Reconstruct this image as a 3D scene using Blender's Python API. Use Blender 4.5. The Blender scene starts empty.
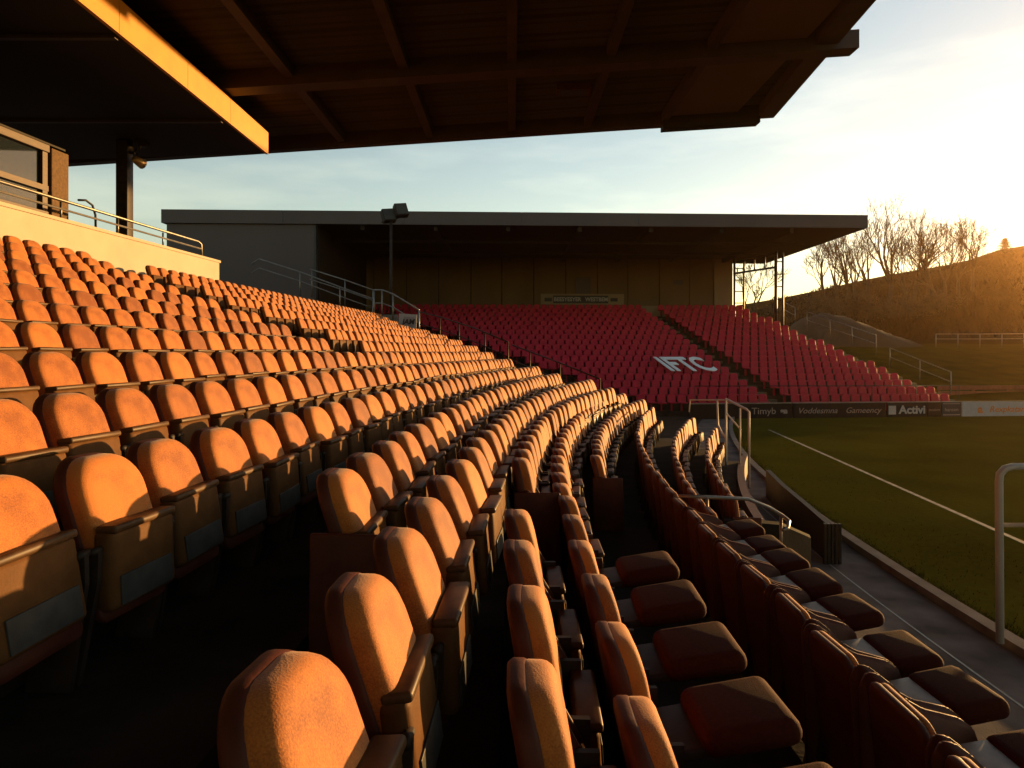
import bpy, math, random
from mathutils import Vector, Matrix
random.seed(7)
S = bpy.context.scene
COL = S.collection
F, VX, HY, H = 680.0, 512.0, 352.0, 3.0          # focal length in px, principal x, horizon y, eye height

def at(px, py, Y):
    return Vector(((px - VX) / F * Y, Y, H - (py - HY) / F * Y))

# ------------------------------------------------------------------ materials
def new_mat(name):
    m = bpy.data.materials.new(name); m.use_nodes = True
    return m, m.node_tree.nodes, m.node_tree.links, m.node_tree.nodes['Principled BSDF']

def mat(name, col, rough=.7, metal=0, var=.12, scale=4, bump=0, bscale=60, spec=.3, stain=None, stretch=None):
    m, n, l, b = new_mat(name)
    b.inputs['Roughness'].default_value = rough
    b.inputs['Metallic'].default_value = metal
    b.inputs['Specular IOR Level'].default_value = spec
    tc = n.new('ShaderNodeTexCoord'); mp = n.new('ShaderNodeMapping')
    l.new(tc.outputs['Object'], mp.inputs['Vector'])
    if stretch: mp.inputs['Scale'].default_value = stretch
    nz = n.new('ShaderNodeTexNoise'); nz.inputs['Scale'].default_value = scale; nz.inputs['Detail'].default_value = 6
    l.new(mp.outputs[0], nz.inputs['Vector'])
    rp = n.new('ShaderNodeValToRGB')
    c0 = [c * (1 - var) for c in col]; c1 = [min(1, c * (1 + var)) for c in col]
    if stain: c0 = stain
    rp.color_ramp.elements[0].position = .32; rp.color_ramp.elements[1].position = .68
    rp.color_ramp.elements[0].color = (*c0, 1); rp.color_ramp.elements[1].color = (*c1, 1)
    l.new(nz.outputs['Fac'], rp.inputs['Fac']); l.new(rp.outputs['Color'], b.inputs['Base Color'])
    if bump:
        n2 = n.new('ShaderNodeTexNoise'); n2.inputs['Scale'].default_value = bscale; n2.inputs['Detail'].default_value = 4
        l.new(mp.outputs[0], n2.inputs['Vector'])
        bp = n.new('ShaderNodeBump'); bp.inputs['Strength'].default_value = bump; bp.inputs['Distance'].default_value = .01
        l.new(n2.outputs['Fac'], bp.inputs['Height']); l.new(bp.outputs['Normal'], b.inputs['Normal'])
    return m

def fabric_mat():
    m, n, l, b = new_mat('seat_fabric')
    b.inputs['Roughness'].default_value = .75
    b.inputs['Specular IOR Level'].default_value = .25
    b.inputs['Sheen Weight'].default_value = .15
    tc = n.new('ShaderNodeTexCoord')
    oi = n.new('ShaderNodeObjectInfo')
    nz = n.new('ShaderNodeTexNoise'); nz.inputs['Scale'].default_value = 190; nz.inputs['Detail'].default_value = 3
    l.new(tc.outputs['Object'], nz.inputs['Vector'])
    big = n.new('ShaderNodeTexNoise'); big.inputs['Scale'].default_value = 7; big.inputs['Detail'].default_value = 5
    l.new(tc.outputs['Object'], big.inputs['Vector'])
    rp = n.new('ShaderNodeValToRGB')
    rp.color_ramp.elements[0].position = .33; rp.color_ramp.elements[1].position = .7
    rp.color_ramp.elements[0].color = (.185, .048, .0085, 1); rp.color_ramp.elements[1].color = (.41, .134, .020, 1)
    mx = n.new('ShaderNodeMath'); mx.operation = 'MULTIPLY_ADD'; mx.inputs[1].default_value = .62; mx.inputs[2].default_value = .19
    l.new(nz.outputs['Fac'], mx.inputs[0])
    ad = n.new('ShaderNodeMath'); ad.operation = 'MULTIPLY_ADD'; ad.inputs[1].default_value = .75; ad.inputs[2].default_value = -.375
    l.new(big.outputs['Fac'], ad.inputs[0])
    su = n.new('ShaderNodeMath'); su.operation = 'ADD'
    l.new(mx.outputs[0], su.inputs[0]); l.new(ad.outputs[0], su.inputs[1])
    ra = n.new('ShaderNodeMath'); ra.operation = 'MULTIPLY_ADD'; ra.inputs[1].default_value = .38; ra.inputs[2].default_value = -.19
    l.new(oi.outputs['Random'], ra.inputs[0])
    s2 = n.new('ShaderNodeMath'); s2.operation = 'ADD'
    l.new(su.outputs[0], s2.inputs[0]); l.new(ra.outputs[0], s2.inputs[1])
    l.new(s2.outputs[0], rp.inputs['Fac']); l.new(rp.outputs['Color'], b.inputs['Base Color'])
    bp = n.new('ShaderNodeBump'); bp.inputs['Strength'].default_value = .35; bp.inputs['Distance'].default_value = .004
    l.new(nz.outputs['Fac'], bp.inputs['Height']); l.new(bp.outputs['Normal'], b.inputs['Normal'])
    return m

M = {}
M['fabric'] = fabric_mat()
M['shell'] = mat('seat_shell_plastic', (0.0660, 0.0156, 0.0072), .58, var=.2, scale=9, bump=.1, bscale=80, spec=.2)
M['pan'] = mat('seat_pan_board', (.095, .042, .014), .55, var=.25, scale=8, bump=.1, bscale=90, spec=0.04)
M['pan_fabric'] = mat('seat_pan_fabric', (0.0399, 0.0069, 0.0021), .85, var=.2, scale=60, bump=.3, bscale=220, spec=.1)
M['plate'] = mat('seat_grey_plate', (0.0480, 0.0464, 0.0432), .45, var=.2, scale=14, bump=.08, bscale=60, spec=0.1)
M['dark_metal'] = mat('dark_painted_metal', (0.0270, 0.0180, 0.0132), .5, var=.3, scale=10, spec=0.12)
M['armrest'] = mat('armrest_wood', (0.0720, 0.0360, 0.0156), .45, var=.3, scale=14, spec=0.12)
M['red'] = mat('red_plastic', (0.3710, 0.0116, 0.0312), .5, var=.22, scale=3, spec=.15)
M['white_seat'] = mat('white_plastic', (0.8100, 0.8100, 0.8100), .5, var=.05)
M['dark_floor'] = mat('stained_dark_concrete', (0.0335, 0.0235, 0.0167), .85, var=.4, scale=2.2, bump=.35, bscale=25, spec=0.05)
M['concrete'] = mat('grey_concrete', (0.1440, 0.1260, 0.1080), .85, var=.22, scale=1.2, bump=.3, bscale=30)
M['step'] = mat('worn_concrete_step', (0.1200, 0.0900, 0.0510), .85, var=.3, scale=1.6, bump=.3, bscale=25)
M['walk'] = mat('walkway_tarmac', (0.1190, 0.0898, 0.0767), .85, var=.42, scale=1.6, bump=.4, bscale=55, spec=0.05)
M['kerb'] = mat('kerb_concrete', (0.1612, 0.1302, 0.1116), .8, var=.25, scale=3, bump=.3, bscale=30, spec=0.05)
M['cream'] = mat('cream_painted_wall', (0.4140, 0.3375, 0.2610), .75, var=.07, scale=1.5, bump=.15, bscale=30)
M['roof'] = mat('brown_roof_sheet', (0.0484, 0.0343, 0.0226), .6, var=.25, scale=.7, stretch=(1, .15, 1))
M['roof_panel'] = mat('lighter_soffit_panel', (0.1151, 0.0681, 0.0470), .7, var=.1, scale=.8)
def add_rib_shade(m, period, amount):                         # dark bands in the colour, standing in for shade between roof ribs
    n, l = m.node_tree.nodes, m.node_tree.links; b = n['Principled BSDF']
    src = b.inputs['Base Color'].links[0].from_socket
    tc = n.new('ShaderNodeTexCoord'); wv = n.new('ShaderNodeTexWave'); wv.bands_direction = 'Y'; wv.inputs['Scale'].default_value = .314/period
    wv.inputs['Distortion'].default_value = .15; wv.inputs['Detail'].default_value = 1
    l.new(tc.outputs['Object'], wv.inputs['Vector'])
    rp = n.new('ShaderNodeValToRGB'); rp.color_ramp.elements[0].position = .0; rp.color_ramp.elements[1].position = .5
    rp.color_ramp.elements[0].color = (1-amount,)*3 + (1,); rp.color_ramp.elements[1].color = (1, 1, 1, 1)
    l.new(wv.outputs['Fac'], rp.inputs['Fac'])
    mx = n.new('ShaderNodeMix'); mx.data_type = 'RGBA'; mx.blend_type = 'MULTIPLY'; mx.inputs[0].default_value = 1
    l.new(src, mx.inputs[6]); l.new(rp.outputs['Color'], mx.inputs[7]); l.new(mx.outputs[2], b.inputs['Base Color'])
add_rib_shade(M['roof'], .26, .55)
M['beam'] = mat('red_oxide_beam', (.050, .028, .018), .55, var=.2, scale=2)
M['fascia'] = mat('ochre_fascia_paint', (.50, .218, .018), .55, var=.08, scale=2.5, bump=.08, bscale=30)
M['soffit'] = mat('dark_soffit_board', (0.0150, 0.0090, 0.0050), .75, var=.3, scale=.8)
M['wood'] = mat('brown_window_wood', (0.0600, 0.0300, 0.0135), .55, var=.25, scale=5, stretch=(1, 1, 6))
M['brickish'] = mat('brown_render', (0.1073, 0.0608, 0.0268), .85, var=.25, scale=18, bump=.4, bscale=60)
M['steel'] = mat('galvanised_steel', (0.1764, 0.1596, 0.1428), .42, metal=.65, var=.2, scale=5)
M['white_tube'] = mat('white_painted_tube', (0.3600, 0.3300, 0.3000), .4, var=.08, scale=6, spec=.5)
M['lampgold'] = mat('lamp_reflector', (.55, .36, .16), .3, metal=.6, var=.2)
M['far_fascia'] = mat('grey_cladding', (.066, .051, .048), .6, var=.10, scale=.4, stretch=(1, 1, .2))
M['far_wall'] = mat('far_stand_panel', (0.1157, 0.0737, 0.0300), .8, var=.14, scale=.7, stretch=(1, 1, .3))
M['far_wall_pale'] = mat('far_stand_pale_panel', (0.2112, 0.1598, 0.0950), .8, var=.1, scale=.7)
M['far_soffit'] = mat('far_stand_soffit', (0.0210, 0.0132, 0.0078), .8, var=.25, scale=.5)
M['dark_render'] = mat('dark_grey_render', (.013, .011, .010), .9, var=.3, scale=3, bump=.3, bscale=30, spec=.05)
M['pale_plate'] = mat('pale_grey_plate', (.20, .195, .17), .5, var=.2, scale=14, spec=.3)
M['white'] = mat('white_paint', (0.3003, 0.2964, 0.2849), .6, var=.05)
M['paint_line'] = mat('worn_white_line', (0.1628, 0.1628, 0.1470), .8, var=.2, scale=5, stain=(.06, .055, .02))
M['black'] = mat('black_board', (0.0110, 0.0100, 0.0100), .5, var=.2, spec=0.05)
M['ink'] = mat('dark_print', (.03, .025, .025), .6)
M['grey_print'] = mat('grey_print', (0.2100, 0.2016, 0.1932), .6)
M['orange_print'] = mat('orange_print', (0.4500, 0.1500, 0.0360), .6)
M['red_board'] = mat('red_timber_board', (0.1800, 0.0450, 0.0180), .6, var=.2)
M['bark'] = mat('bare_bark', (0.0595, 0.0385, 0.0238), .9, var=.3, scale=4, spec=0.05)
M['twig'] = mat('bare_twigs', (0.0700, 0.0434, 0.0252), .9, var=.2, spec=0.05)
M['leafbrown'] = mat('brown_scrub_leaves', (0.0510, 0.0330, 0.0156), .9, var=.5, scale=.8, spec=0.05)
M['scrub'] = mat('dry_undergrowth', (0.0169, 0.0063, 0.0017), .95, var=.4, scale=.1, spec=0)
M['needle'] = mat('dark_needles', (0.0320, 0.0440, 0.0200), .9, var=.3)
M['mound'] = mat('grey_mound_cover', (.050, .035, .022), .9, var=.25, scale=.5, bump=.5, bscale=6, spec=0.05)
M['hill'] = mat('winter_hillside', (.016, .0070, .0018), .95, var=.45, scale=.05, bump=.3, bscale=1.2, spec=0)
M['bank'] = mat('bank_grass', (.040, .030, .0040), .95, var=.35, scale=.8, bump=.6, bscale=12, spec=0)

def grass_mat():
    m, n, l, b = new_mat('pitch_grass')
    b.inputs['Roughness'].default_value = .9; b.inputs['Specular IOR Level'].default_value = 0
    tc = n.new('ShaderNodeTexCoord')
    a = n.new('ShaderNodeTexNoise'); a.inputs['Scale'].default_value = .35; a.inputs['Detail'].default_value = 8
    f = n.new('ShaderNodeTexNoise'); f.inputs['Scale'].default_value = 9; f.inputs['Detail'].default_value = 8; f.inputs['Roughness'].default_value = .7
    for x in (a, f): l.new(tc.outputs['Object'], x.inputs['Vector'])
    mx = n.new('ShaderNodeMix'); mx.data_type = 'FLOAT'; mx.inputs[0].default_value = .45
    l.new(a.outputs['Fac'], mx.inputs[2]); l.new(f.outputs['Fac'], mx.inputs[3])
    rp = n.new('ShaderNodeValToRGB')
    e = rp.color_ramp.elements
    e[0].position = .36; e[0].color = (.033, .031, .0045, 1); e[1].position = .64; e[1].color = (.062, .058, .008, 1)
    l.new(mx.outputs[0], rp.inputs['Fac']); l.new(rp.outputs['Color'], b.inputs['Base Color'])
    f2 = n.new('ShaderNodeTexNoise'); f2.inputs['Scale'].default_value = 38; f2.inputs['Detail'].default_value = 6
    l.new(tc.outputs['Object'], f2.inputs['Vector'])
    bp = n.new('ShaderNodeBump'); bp.inputs['Strength'].default_value = .4; bp.inputs['Distance'].default_value = .008
    l.new(f2.outputs['Fac'], bp.inputs['Height']); l.new(bp.outputs['Normal'], b.inputs['Normal'])
    return m
M['grass'] = grass_mat()

def glass_mat():
    m, n, l, b = new_mat('window_glass')
    b.inputs['Base Color'].default_value = (.012, .016, .02, 1); b.inputs['Roughness'].default_value = .03
    b.inputs['Specular IOR Level'].default_value = .5
    return m
M['glass'] = glass_mat()

# ------------------------------------------------------------------ mesh helpers
class MB:
    def __init__(s): s.v = []; s.f = []; s.sm = []
    def add(s, vs, fs, smooth=False, xf=None):
        o = len(s.v)
        s.v += [tuple(xf @ Vector(p)) for p in vs] if xf is not None else [tuple(p) for p in vs]
        s.f += [tuple(i + o for i in f) for f in fs]; s.sm += [smooth] * len(fs)
    def box(s, a, b, xf=None, bev=0):
        x0, y0, z0 = a; x1, y1, z1 = b
        if not bev:
            vs = [(x0,y0,z0),(x1,y0,z0),(x1,y1,z0),(x0,y1,z0),(x0,y0,z1),(x1,y0,z1),(x1,y1,z1),(x0,y1,z1)]
            fs = [(0,3,2,1),(4,5,6,7),(0,1,5,4),(1,2,6,5),(2,3,7,6),(3,0,4,7)]
            s.add(vs, fs, False, xf); return
        import bmesh
        bm = bmesh.new(); bmesh.ops.create_cube(bm, size=1)
        for v in bm.verts:
            v.co = Vector(((x0+x1)/2 + v.co.x*(x1-x0), (y0+y1)/2 + v.co.y*(y1-y0), (z0+z1)/2 + v.co.z*(z1-z0)))
        bmesh.ops.bevel(bm, geom=bm.edges[:], offset=bev, segments=4 if bev > .03 else 3, profile=.5, affect='EDGES')
        bm.verts.index_update()
        s.add([v.co.copy() for v in bm.verts], [tuple(v.index for v in f.verts) for f in bm.faces], True, xf); bm.free()
    def tube(s, pts, r, n=8, cap=True, r1=None):
        pts = [Vector(p) for p in pts]; vs = []; fs = []
        up = None
        for i, p in enumerate(pts):
            d = (pts[min(i+1, len(pts)-1)] - pts[max(i-1, 0)]).normalized()
            if up is None:
                up = d.orthogonal().normalized()
            up = (up - d * up.dot(d)).normalized(); w = d.cross(up)
            rr = r if r1 is None else r + (r1 - r) * i / max(1, len(pts)-1)
            vs += [p + (up * math.cos(2*math.pi*k/n) + w * math.sin(2*math.pi*k/n)) * rr for k in range(n)]
        for i in range(len(pts)-1):
            for k in range(n):
                fs.append((i*n+k, i*n+(k+1)%n, (i+1)*n+(k+1)%n, (i+1)*n+k))
        if cap:
            fs.append(tuple(range(n))[::-1]); fs.append(tuple((len(pts)-1)*n+k for k in range(n)))
        s.add(vs, fs, True)
    def prism(s, poly, z0, z1, xf=None):              # polygon (x,y) extruded in z
        n = len(poly)
        s.add([(x,y,z0) for x,y in poly] + [(x,y,z1) for x,y in poly],
              [tuple(range(n))[::-1], tuple(range(n,2*n))] + [(i,(i+1)%n,n+(i+1)%n,n+i) for i in range(n)], False, xf)
    def mesh(s, name, m):
        me = bpy.data.meshes.new(name); me.from_pydata(s.v, [], s.f)
        me.polygons.foreach_set('use_smooth', s.sm); me.update()
        if m is not None: me.materials.append(m)
        return me
    def build(s, name, m, parent=None):
        return link(name, s.mesh(name, m), parent)

def link(name, me, parent=None):
    o = bpy.data.objects.new(name, me); COL.objects.link(o)
    if parent: o.parent = parent
    return o
def fixnormals(me):
    import bmesh
    bm = bmesh.new(); bm.from_mesh(me); bmesh.ops.recalc_face_normals(bm, faces=bm.faces); bm.to_mesh(me); bm.free()
def bevel(o, w, seg=2):
    md = o.modifiers.new('bevel', 'BEVEL'); md.width = w; md.segments = seg; md.limit_method = 'ANGLE'
def tag(o, label=None, cat=None, group=None, kind=None):
    if label: o['label'] = label
    if cat: o['category'] = cat
    if group: o['group'] = group
    if kind: o['kind'] = kind
    return o
def empty(name, loc, rz=0, label=None, cat=None, group=None):
    o = bpy.data.objects.new(name, None); COL.objects.link(o); o.empty_display_size = .1
    o.location = loc; o.rotation_euler = (0, 0, rz)
    return tag(o, label, cat, group)
def local(root, mb):                                   # world-coordinate builder -> local of an unrotated root
    L = Vector(root.location); mb.v = [tuple(Vector(p) - L) for p in mb.v]; return mb
def text_mesh(body, size, m, depth=.004, shear=0, bold=0, align='CENTER'):
    cu = bpy.data.curves.new('lettering', 'FONT'); cu.body = body; cu.size = size; cu.extrude = depth; cu.shear = shear
    cu.align_x = align; cu.align_y = 'CENTER'; cu.offset = bold; cu.resolution_u = 3
    o = bpy.data.objects.new('lettering', cu); COL.objects.link(o)
    dg = bpy.context.evaluated_depsgraph_get()
    me = bpy.data.meshes.new_from_object(o.evaluated_get(dg)); me.name = 'lettering'
    bpy.data.objects.remove(o); me.materials.clear(); me.materials.append(m)
    return me
ORD = ['zeroth','first','second','third','fourth','fifth','sixth','seventh','eighth','ninth','tenth','eleventh','twelfth','thirteenth',
       'fourteenth','fifteenth','sixteenth','seventeenth','eighteenth','nineteenth','twentieth']
TENS = {2:'twenty',3:'thirty',4:'forty',5:'fifty',6:'sixty',7:'seventy'}
def ordinal(n):
    if n <= 20: return ORD[n]
    return TENS[n//10] + '-' + ORD[n%10] if n % 10 else TENS[n//10][:-1] + 'ieth'

# ------------------------------------------------------------------ sun, sky, camera
SUN_AZ, SUN_EL = math.radians(51), math.radians(4.0)   # azimuth clockwise from +Y
w = bpy.data.worlds.new('World'); S.world = w; w.use_nodes = True
wn, wl = w.node_tree.nodes, w.node_tree.links
sky = wn.new('ShaderNodeTexSky'); sky.sky_type = 'NISHITA'; sky.sun_disc = False
sky.sun_elevation = SUN_EL; sky.sun_rotation = SUN_AZ
sky.altitude = 100; sky.air_density = 1.0; sky.dust_density = .36; sky.ozone_density = .85
bg = wn['Background']; bg.inputs['Strength'].default_value = .125
wtc = wn.new('ShaderNodeTexCoord'); wmp = wn.new('ShaderNodeMapping'); wmp.inputs['Scale'].default_value = (2.2, 2.2, 11); wmp.inputs['Rotation'].default_value = (.22, .12, .3)
wl.new(wtc.outputs['Generated'], wmp.inputs['Vector'])
cn = wn.new('ShaderNodeTexNoise'); cn.inputs['Scale'].default_value = 1.7; cn.inputs['Detail'].default_value = 9; cn.inputs['Roughness'].default_value = .52
wl.new(wmp.outputs[0], cn.inputs['Vector'])
cr = wn.new('ShaderNodeValToRGB'); cr.color_ramp.elements[0].position = .47; cr.color_ramp.elements[1].position = .70
wl.new(cn.outputs['Fac'], cr.inputs['Fac'])
cf = wn.new('ShaderNodeMath'); cf.operation = 'MULTIPLY'; cf.inputs[1].default_value = .75
wl.new(cr.outputs['Color'], cf.inputs[0])
cm = wn.new('ShaderNodeMix'); cm.data_type = 'RGBA'
wl.new(cf.outputs[0], cm.inputs[0]); wl.new(sky.outputs[0], cm.inputs[6])
cg = wn.new('ShaderNodeMix'); cg.data_type = 'RGBA'; cg.blend_type = 'MULTIPLY'; cg.inputs[0].default_value = 1
cg.inputs[7].default_value = (1.45, 1.30, 1.18, 1)
wl.new(sky.outputs[0], cg.inputs[6]); wl.new(cg.outputs[2], cm.inputs[7]); wl.new(cm.outputs[2], bg.inputs['Color'])

sun = bpy.data.lights.new('sun', 'SUN'); sun.energy = 5.0; sun.angle = math.radians(.6); sun.color = (1, .56, .19)
so = bpy.data.objects.new('sun', sun); COL.objects.link(so)
sd = Vector((math.sin(SUN_AZ)*math.cos(SUN_EL), math.cos(SUN_AZ)*math.cos(SUN_EL), math.sin(SUN_EL)))
so.rotation_euler = sd.to_track_quat('Z', 'Y').to_euler(); so.location = sd * 60

cam = bpy.data.cameras.new('camera'); cam.sensor_width = 36; cam.lens = F / 1024 * 36
cam.shift_y = -(384 - HY) / 1024; cam.clip_start = .05; cam.clip_end = 5000
co = bpy.data.objects.new('camera', cam); COL.objects.link(co); co.location = (0, 0, H); co.rotation_euler = (math.pi/2, 0, 0)
S.camera = co
vs = S.view_settings; vs.view_transform = 'Standard'; vs.look = 'None'; vs.gamma = 1; vs.exposure = 1.4; vs.use_curve_mapping = False
S.render.engine = 'CYCLES'
S.cycles.max_bounces = 6; S.cycles.diffuse_bounces = 2; S.cycles.glossy_bounces = 2; S.cycles.volume_bounces = 0
S.cycles.use_denoising = True; S.cycles.sample_clamp_indirect = 4

# ------------------------------------------------------------------ near stand: rows of seats
# each row: drop of the seat-top below the eye, x0, slope, bend, bend start, first Y, last Y
ROWS = []
ends = [20.9, 21.6, 22.6, 24, 24.4, 26, 27, 28, 29, 30, 31]
bends = [.005, .0035, .0028, .0024, .0022, .0015, .001, 0, 0, 0, 0]
for n in range(10, -1, -1):
    L = -1.95 - .62*n
    ROWS.append(dict(dz=.43-.215*n, x0=L, m=.0706, k=bends[n], yc=5, y0=max(1.75, -L/.84), y1=ends[n], upper=n >= 3))
ROWS += [dict(dz=.55, x0=-.97, m=.05, k=.0078, yc=5, y0=3.15, y1=17.8),
         dict(dz=.67, x0=-.575, m=.06, k=.011, yc=5, y0=1.43, y1=16.9, pitch=.55),
         dict(dz=.85, x0=.05, m=0, k=.0155, yc=4, y0=1.8, pitch=.6, y1=16.2, gap=(3.95, 5.1)),
         dict(dz=1.08, x0=.41, m=0, k=.0145, yc=4.6, y0=2.04, pitch=.6, y1=18.0, open=4.7),
         dict(dz=1.25, x0=.85, m=0, k=.0145, yc=4.6, y0=8.2, y1=18.0),
         dict(dz=1.40, x0=1.58, m=0, k=.0135, yc=5, y0=2.22, pitch=.53, y1=17.4, open=6.6),
         dict(dz=1.62, x0=1.95, m=0, k=.017, yc=4.6, y0=7.0, y1=16.9),
         dict(dz=1.85, x0=2.55, m=0, k=.017, yc=4.6, y0=8.75, y1=16.5)]
def rx(r, Y): return r['x0'] + r['m']*Y + r['k']*max(0, Y - r['yc'])**2
def rdx(r, Y): return r['m'] + 2*r['k']*max(0, Y - r['yc'])
SEAT_TOP = .84
UPK = {10: 1.0, 9: .95, 8: .88, 7: .81}
for i, r in enumerate(ROWS):
    r['s'] = UPK.get(i, .77) if i <= 10 else 1.0
    if i <= 10: r['pitch'] = .5*r['s']
    r['z'] = H - r['dz'] - SEAT_TOP*r['s']; r['n_up'] = len(ROWS) - i

# seat meshes: local x along the row, y towards the pitch, z up, origin on the tread under the back
def outline(wid, z0, z1, rt, rb, n=9):
    pts = []
    h = wid / 2
    for cx, cz, r, a0 in ((h-rb, z0+rb, rb, -90), (h-rt, z1-rt, rt, 0), (-h+rt, z1-rt, rt, 90), (-h+rb, z0+rb, rb, 180)):
        for i in range(n):
            a = math.radians(a0 + 90*i/(n-1)); pts.append((cx + r*math.cos(a), cz + r*math.sin(a)))
    return pts
def slab(layers, outl, cx, cz, tilt=.36, pivot=.84):   # layers: (scale, y)
    vs = []; fs = []; n = len(outl)
    for sc, y in layers:
        for x, z in outl:
            zz = cz + (z-cz)*sc; xx = cx + (x-cx)*sc
            vs.append((xx, y + (pivot-zz)*tilt - .02*(1-(xx/.24)**2), zz))
    for i in range(len(layers)-1):
        for k in range(n): fs.append((i*n+k, i*n+(k+1)%n, (i+1)*n+(k+1)%n, (i+1)*n+k))
    fs.append(tuple(range(n))[::-1]); fs.append(tuple((len(layers)-1)*n+k for k in range(n)))
    return vs, fs
def seat_meshes(q=9, rake=.36, low=.22, thick=1, rt=.14, cush=1, ph=.315, pan=(.12, .485, .0), plate=(.0, .14), wing=None):
    out = {}
    b = MB(); o = outline(.385, .42, .84, rt, .06, q)
    b.add(*slab([(a_, b_*cush) for a_, b_ in ((.90,-.03),(.97,-.024),(1,-.006),(1,.030),(.985,.046),(.945,.058),(.86,.067),(.70,.073),(.40,.077),(.12,.078))], o, 0, .63, tilt=rake), smooth=True)
    out['backrest'] = b.mesh('backrest', M['fabric'])
    s = MB(); o = outline(.402, low, .842, rt+.006, .04, q)
    s.add(*slab([(.9,-.066*thick),(.97,-.062*thick),(1,-.048*thick),(1,-.018),(.98,-.004)], o, 0, .52, tilt=rake), smooth=True)
    out['back_shell'] = s.mesh('back_shell', M['shell'])
    p = MB(); xf = Matrix.Translation((0, .155, .27)) @ Matrix.Rotation(math.radians(6), 4, 'X')
    p.box((-.205, .0, 0), (.205, .085, ph), xf, bev=.028)
    out['pan_folded'] = p.mesh('seat_pan', M['pan'])
    p = MB(); p.box((-.165, .0845, .02), (.165, .093, .135), xf, bev=.003)
    out['plate_folded'] = p.mesh('grey_plate', M['plate'])
    p = MB(); p.box((-.198, .010, ph-.013), (.198, .098, ph+.019), xf, bev=.012)
    out['lip_folded'] = p.mesh('front_lip', M['armrest'])
    p = MB(); xo = Matrix.Translation((0, .14, .44)) @ Matrix.Rotation(math.radians(9.5), 4, 'X')
    p.box((-.20, pan[0], -.06+pan[2]), (.20, pan[1], .045+pan[2]), xo, bev=.05)
    out['pan_open'] = p.mesh('seat_pan', M['pan_fabric'])
    p = MB(); p.box((-.172, plate[0], -.03+pan[2]), (.172, plate[1], .025+pan[2]), xo, bev=.006)
    out['plate_open'] = p.mesh('grey_plate', M['pale_plate'])
    k = MB()
    k.box((-.165, -.06, -.055+pan[2]), (.165, pan[0]+.06, -.012+pan[2]), xo, bev=.012)
    out['bracket'] = k.mesh('pan_bracket', M['dark_metal'])
    l = MB(); l.prism([(-.045, .0), (.13, .0), (.20, .40), (.20, .515), (.10, .515), (.02, .3)], -.012, .012,
                      Matrix.Rotation(math.radians(90), 4, 'Y') @ Matrix.Rotation(math.radians(90), 4, 'Z'))
    me = l.mesh('leg', M['dark_metal']); fixnormals(me); out['leg'] = me
    a = MB(); a.tube([(-.034,.185,.512),(.034,.185,.512)], .015, 10); out['armrest'] = a.mesh('hinge_knuckle', M['dark_metal'])
    if wing:
        g = MB(); g.prism(wing, -.016, .016, Matrix.Rotation(math.radians(90), 4, 'Y') @ Matrix.Rotation(math.radians(90), 4, 'Z'))
        me = g.mesh('side_panel', M['shell']); fixnormals(me)
        import bmesh
        bm = bmesh.new(); bm.from_mesh(me); bmesh.ops.bevel(bm, geom=bm.edges[:], offset=.009, segments=2, affect='EDGES'); bm.to_mesh(me); bm.free()
        for pl in me.polygons: pl.use_smooth = True
        out['side_panel'] = me
    e = MB(); e.box((-.014, -.05, .0), (.014, .30, .62), bev=.012)
    out['end_panel'] = e.mesh('end_panel', M['shell'])
    return out
W2 = [(-.02, .30), (.0, .60), (.03, .64), (.07, .63), (.11, .57), (.17, .47), (.20, .38), (.19, .30)]
W3 = [(-.03, .05), (-.045, .40), (-.06, .78), (-.03, .835), (.02, .83), (.08, .785), (.15, .715), (.22, .675), (.30, .655), (.38, .635), (.44, .59), (.465, .52), (.45, .42), (.36, .32), (.24, .05)]
V2 = dict(ph=.20, pan=(.15, .52, .02), wing=W2)
V3 = dict(ph=.22, pan=(.32, .60, .06), plate=(.13, .335), wing=W3)
HI = seat_meshes(9); LO = seat_meshes(4); HI2 = seat_meshes(9, .19, .12, 1.0, **V2); LO2 = seat_meshes(4, .19, .12, 1.0, **V2)
HI3 = seat_meshes(9, .12, .06, .72, .075, .45, **V3); LO3 = seat_meshes(4, .12, .06, .72, .075, .45, **V3)
V4 = dict(V3, wing=None)
HI4 = seat_meshes(9, .12, .06, .72, .075, .45, **V4); LO4 = seat_meshes(4, .12, .06, .72, .075, .45, **V4)
def variant(s, hi):
    return (HI if hi else LO) if s['r'] < 13 else (HI2 if hi else LO2) if s['r'] < 16 else (HI3 if hi else LO3) if s['open'] else (HI4 if hi else LO4)

# seat positions
spots = []
for ri, r in enumerate(ROWS):
    Y = r['y0']; cnt = 0; first = True
    while Y <= r['y1']:
        skip = False
        if r.get('upper') and 10.7 + .12*(len(ROWS)-ri-11) < Y < 12.25 + .12*(len(ROWS)-ri-11): skip = True
        if 'gap' in r and r['gap'][0] < Y < r['gap'][1]: skip = True
        if skip: first = True
        else:
            cnt += 1
            X = rx(r, Y); px = VX + F*X/Y
            spots.append(dict(r=ri, Y=Y, X=X, ang=-(math.pi/2 + math.atan(rdx(r, Y))), z=r['z'], n=cnt, first=first, px=px,
                              d=math.hypot(X, Y), vis=px > -60 and F*r['dz']/Y + HY < 800))
            first = False
        Y += (r.get('pitch', .5) if Y < 5 or ri <= 10 else .5) / math.sqrt(1 + rdx(r, Y)**2)
spots = [s for s in spots if s['vis']]
for s in spots:
    r = ROWS[s['r']]; s['open'] = 'open' in r and s['Y'] < r['open'] and not (s['r'] == 14 and s['n'] in (7,))
order = sorted(spots, key=lambda s: s['d']/ROWS[s['r']]['s'])
near, far = order[:300], order[300:]

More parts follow.
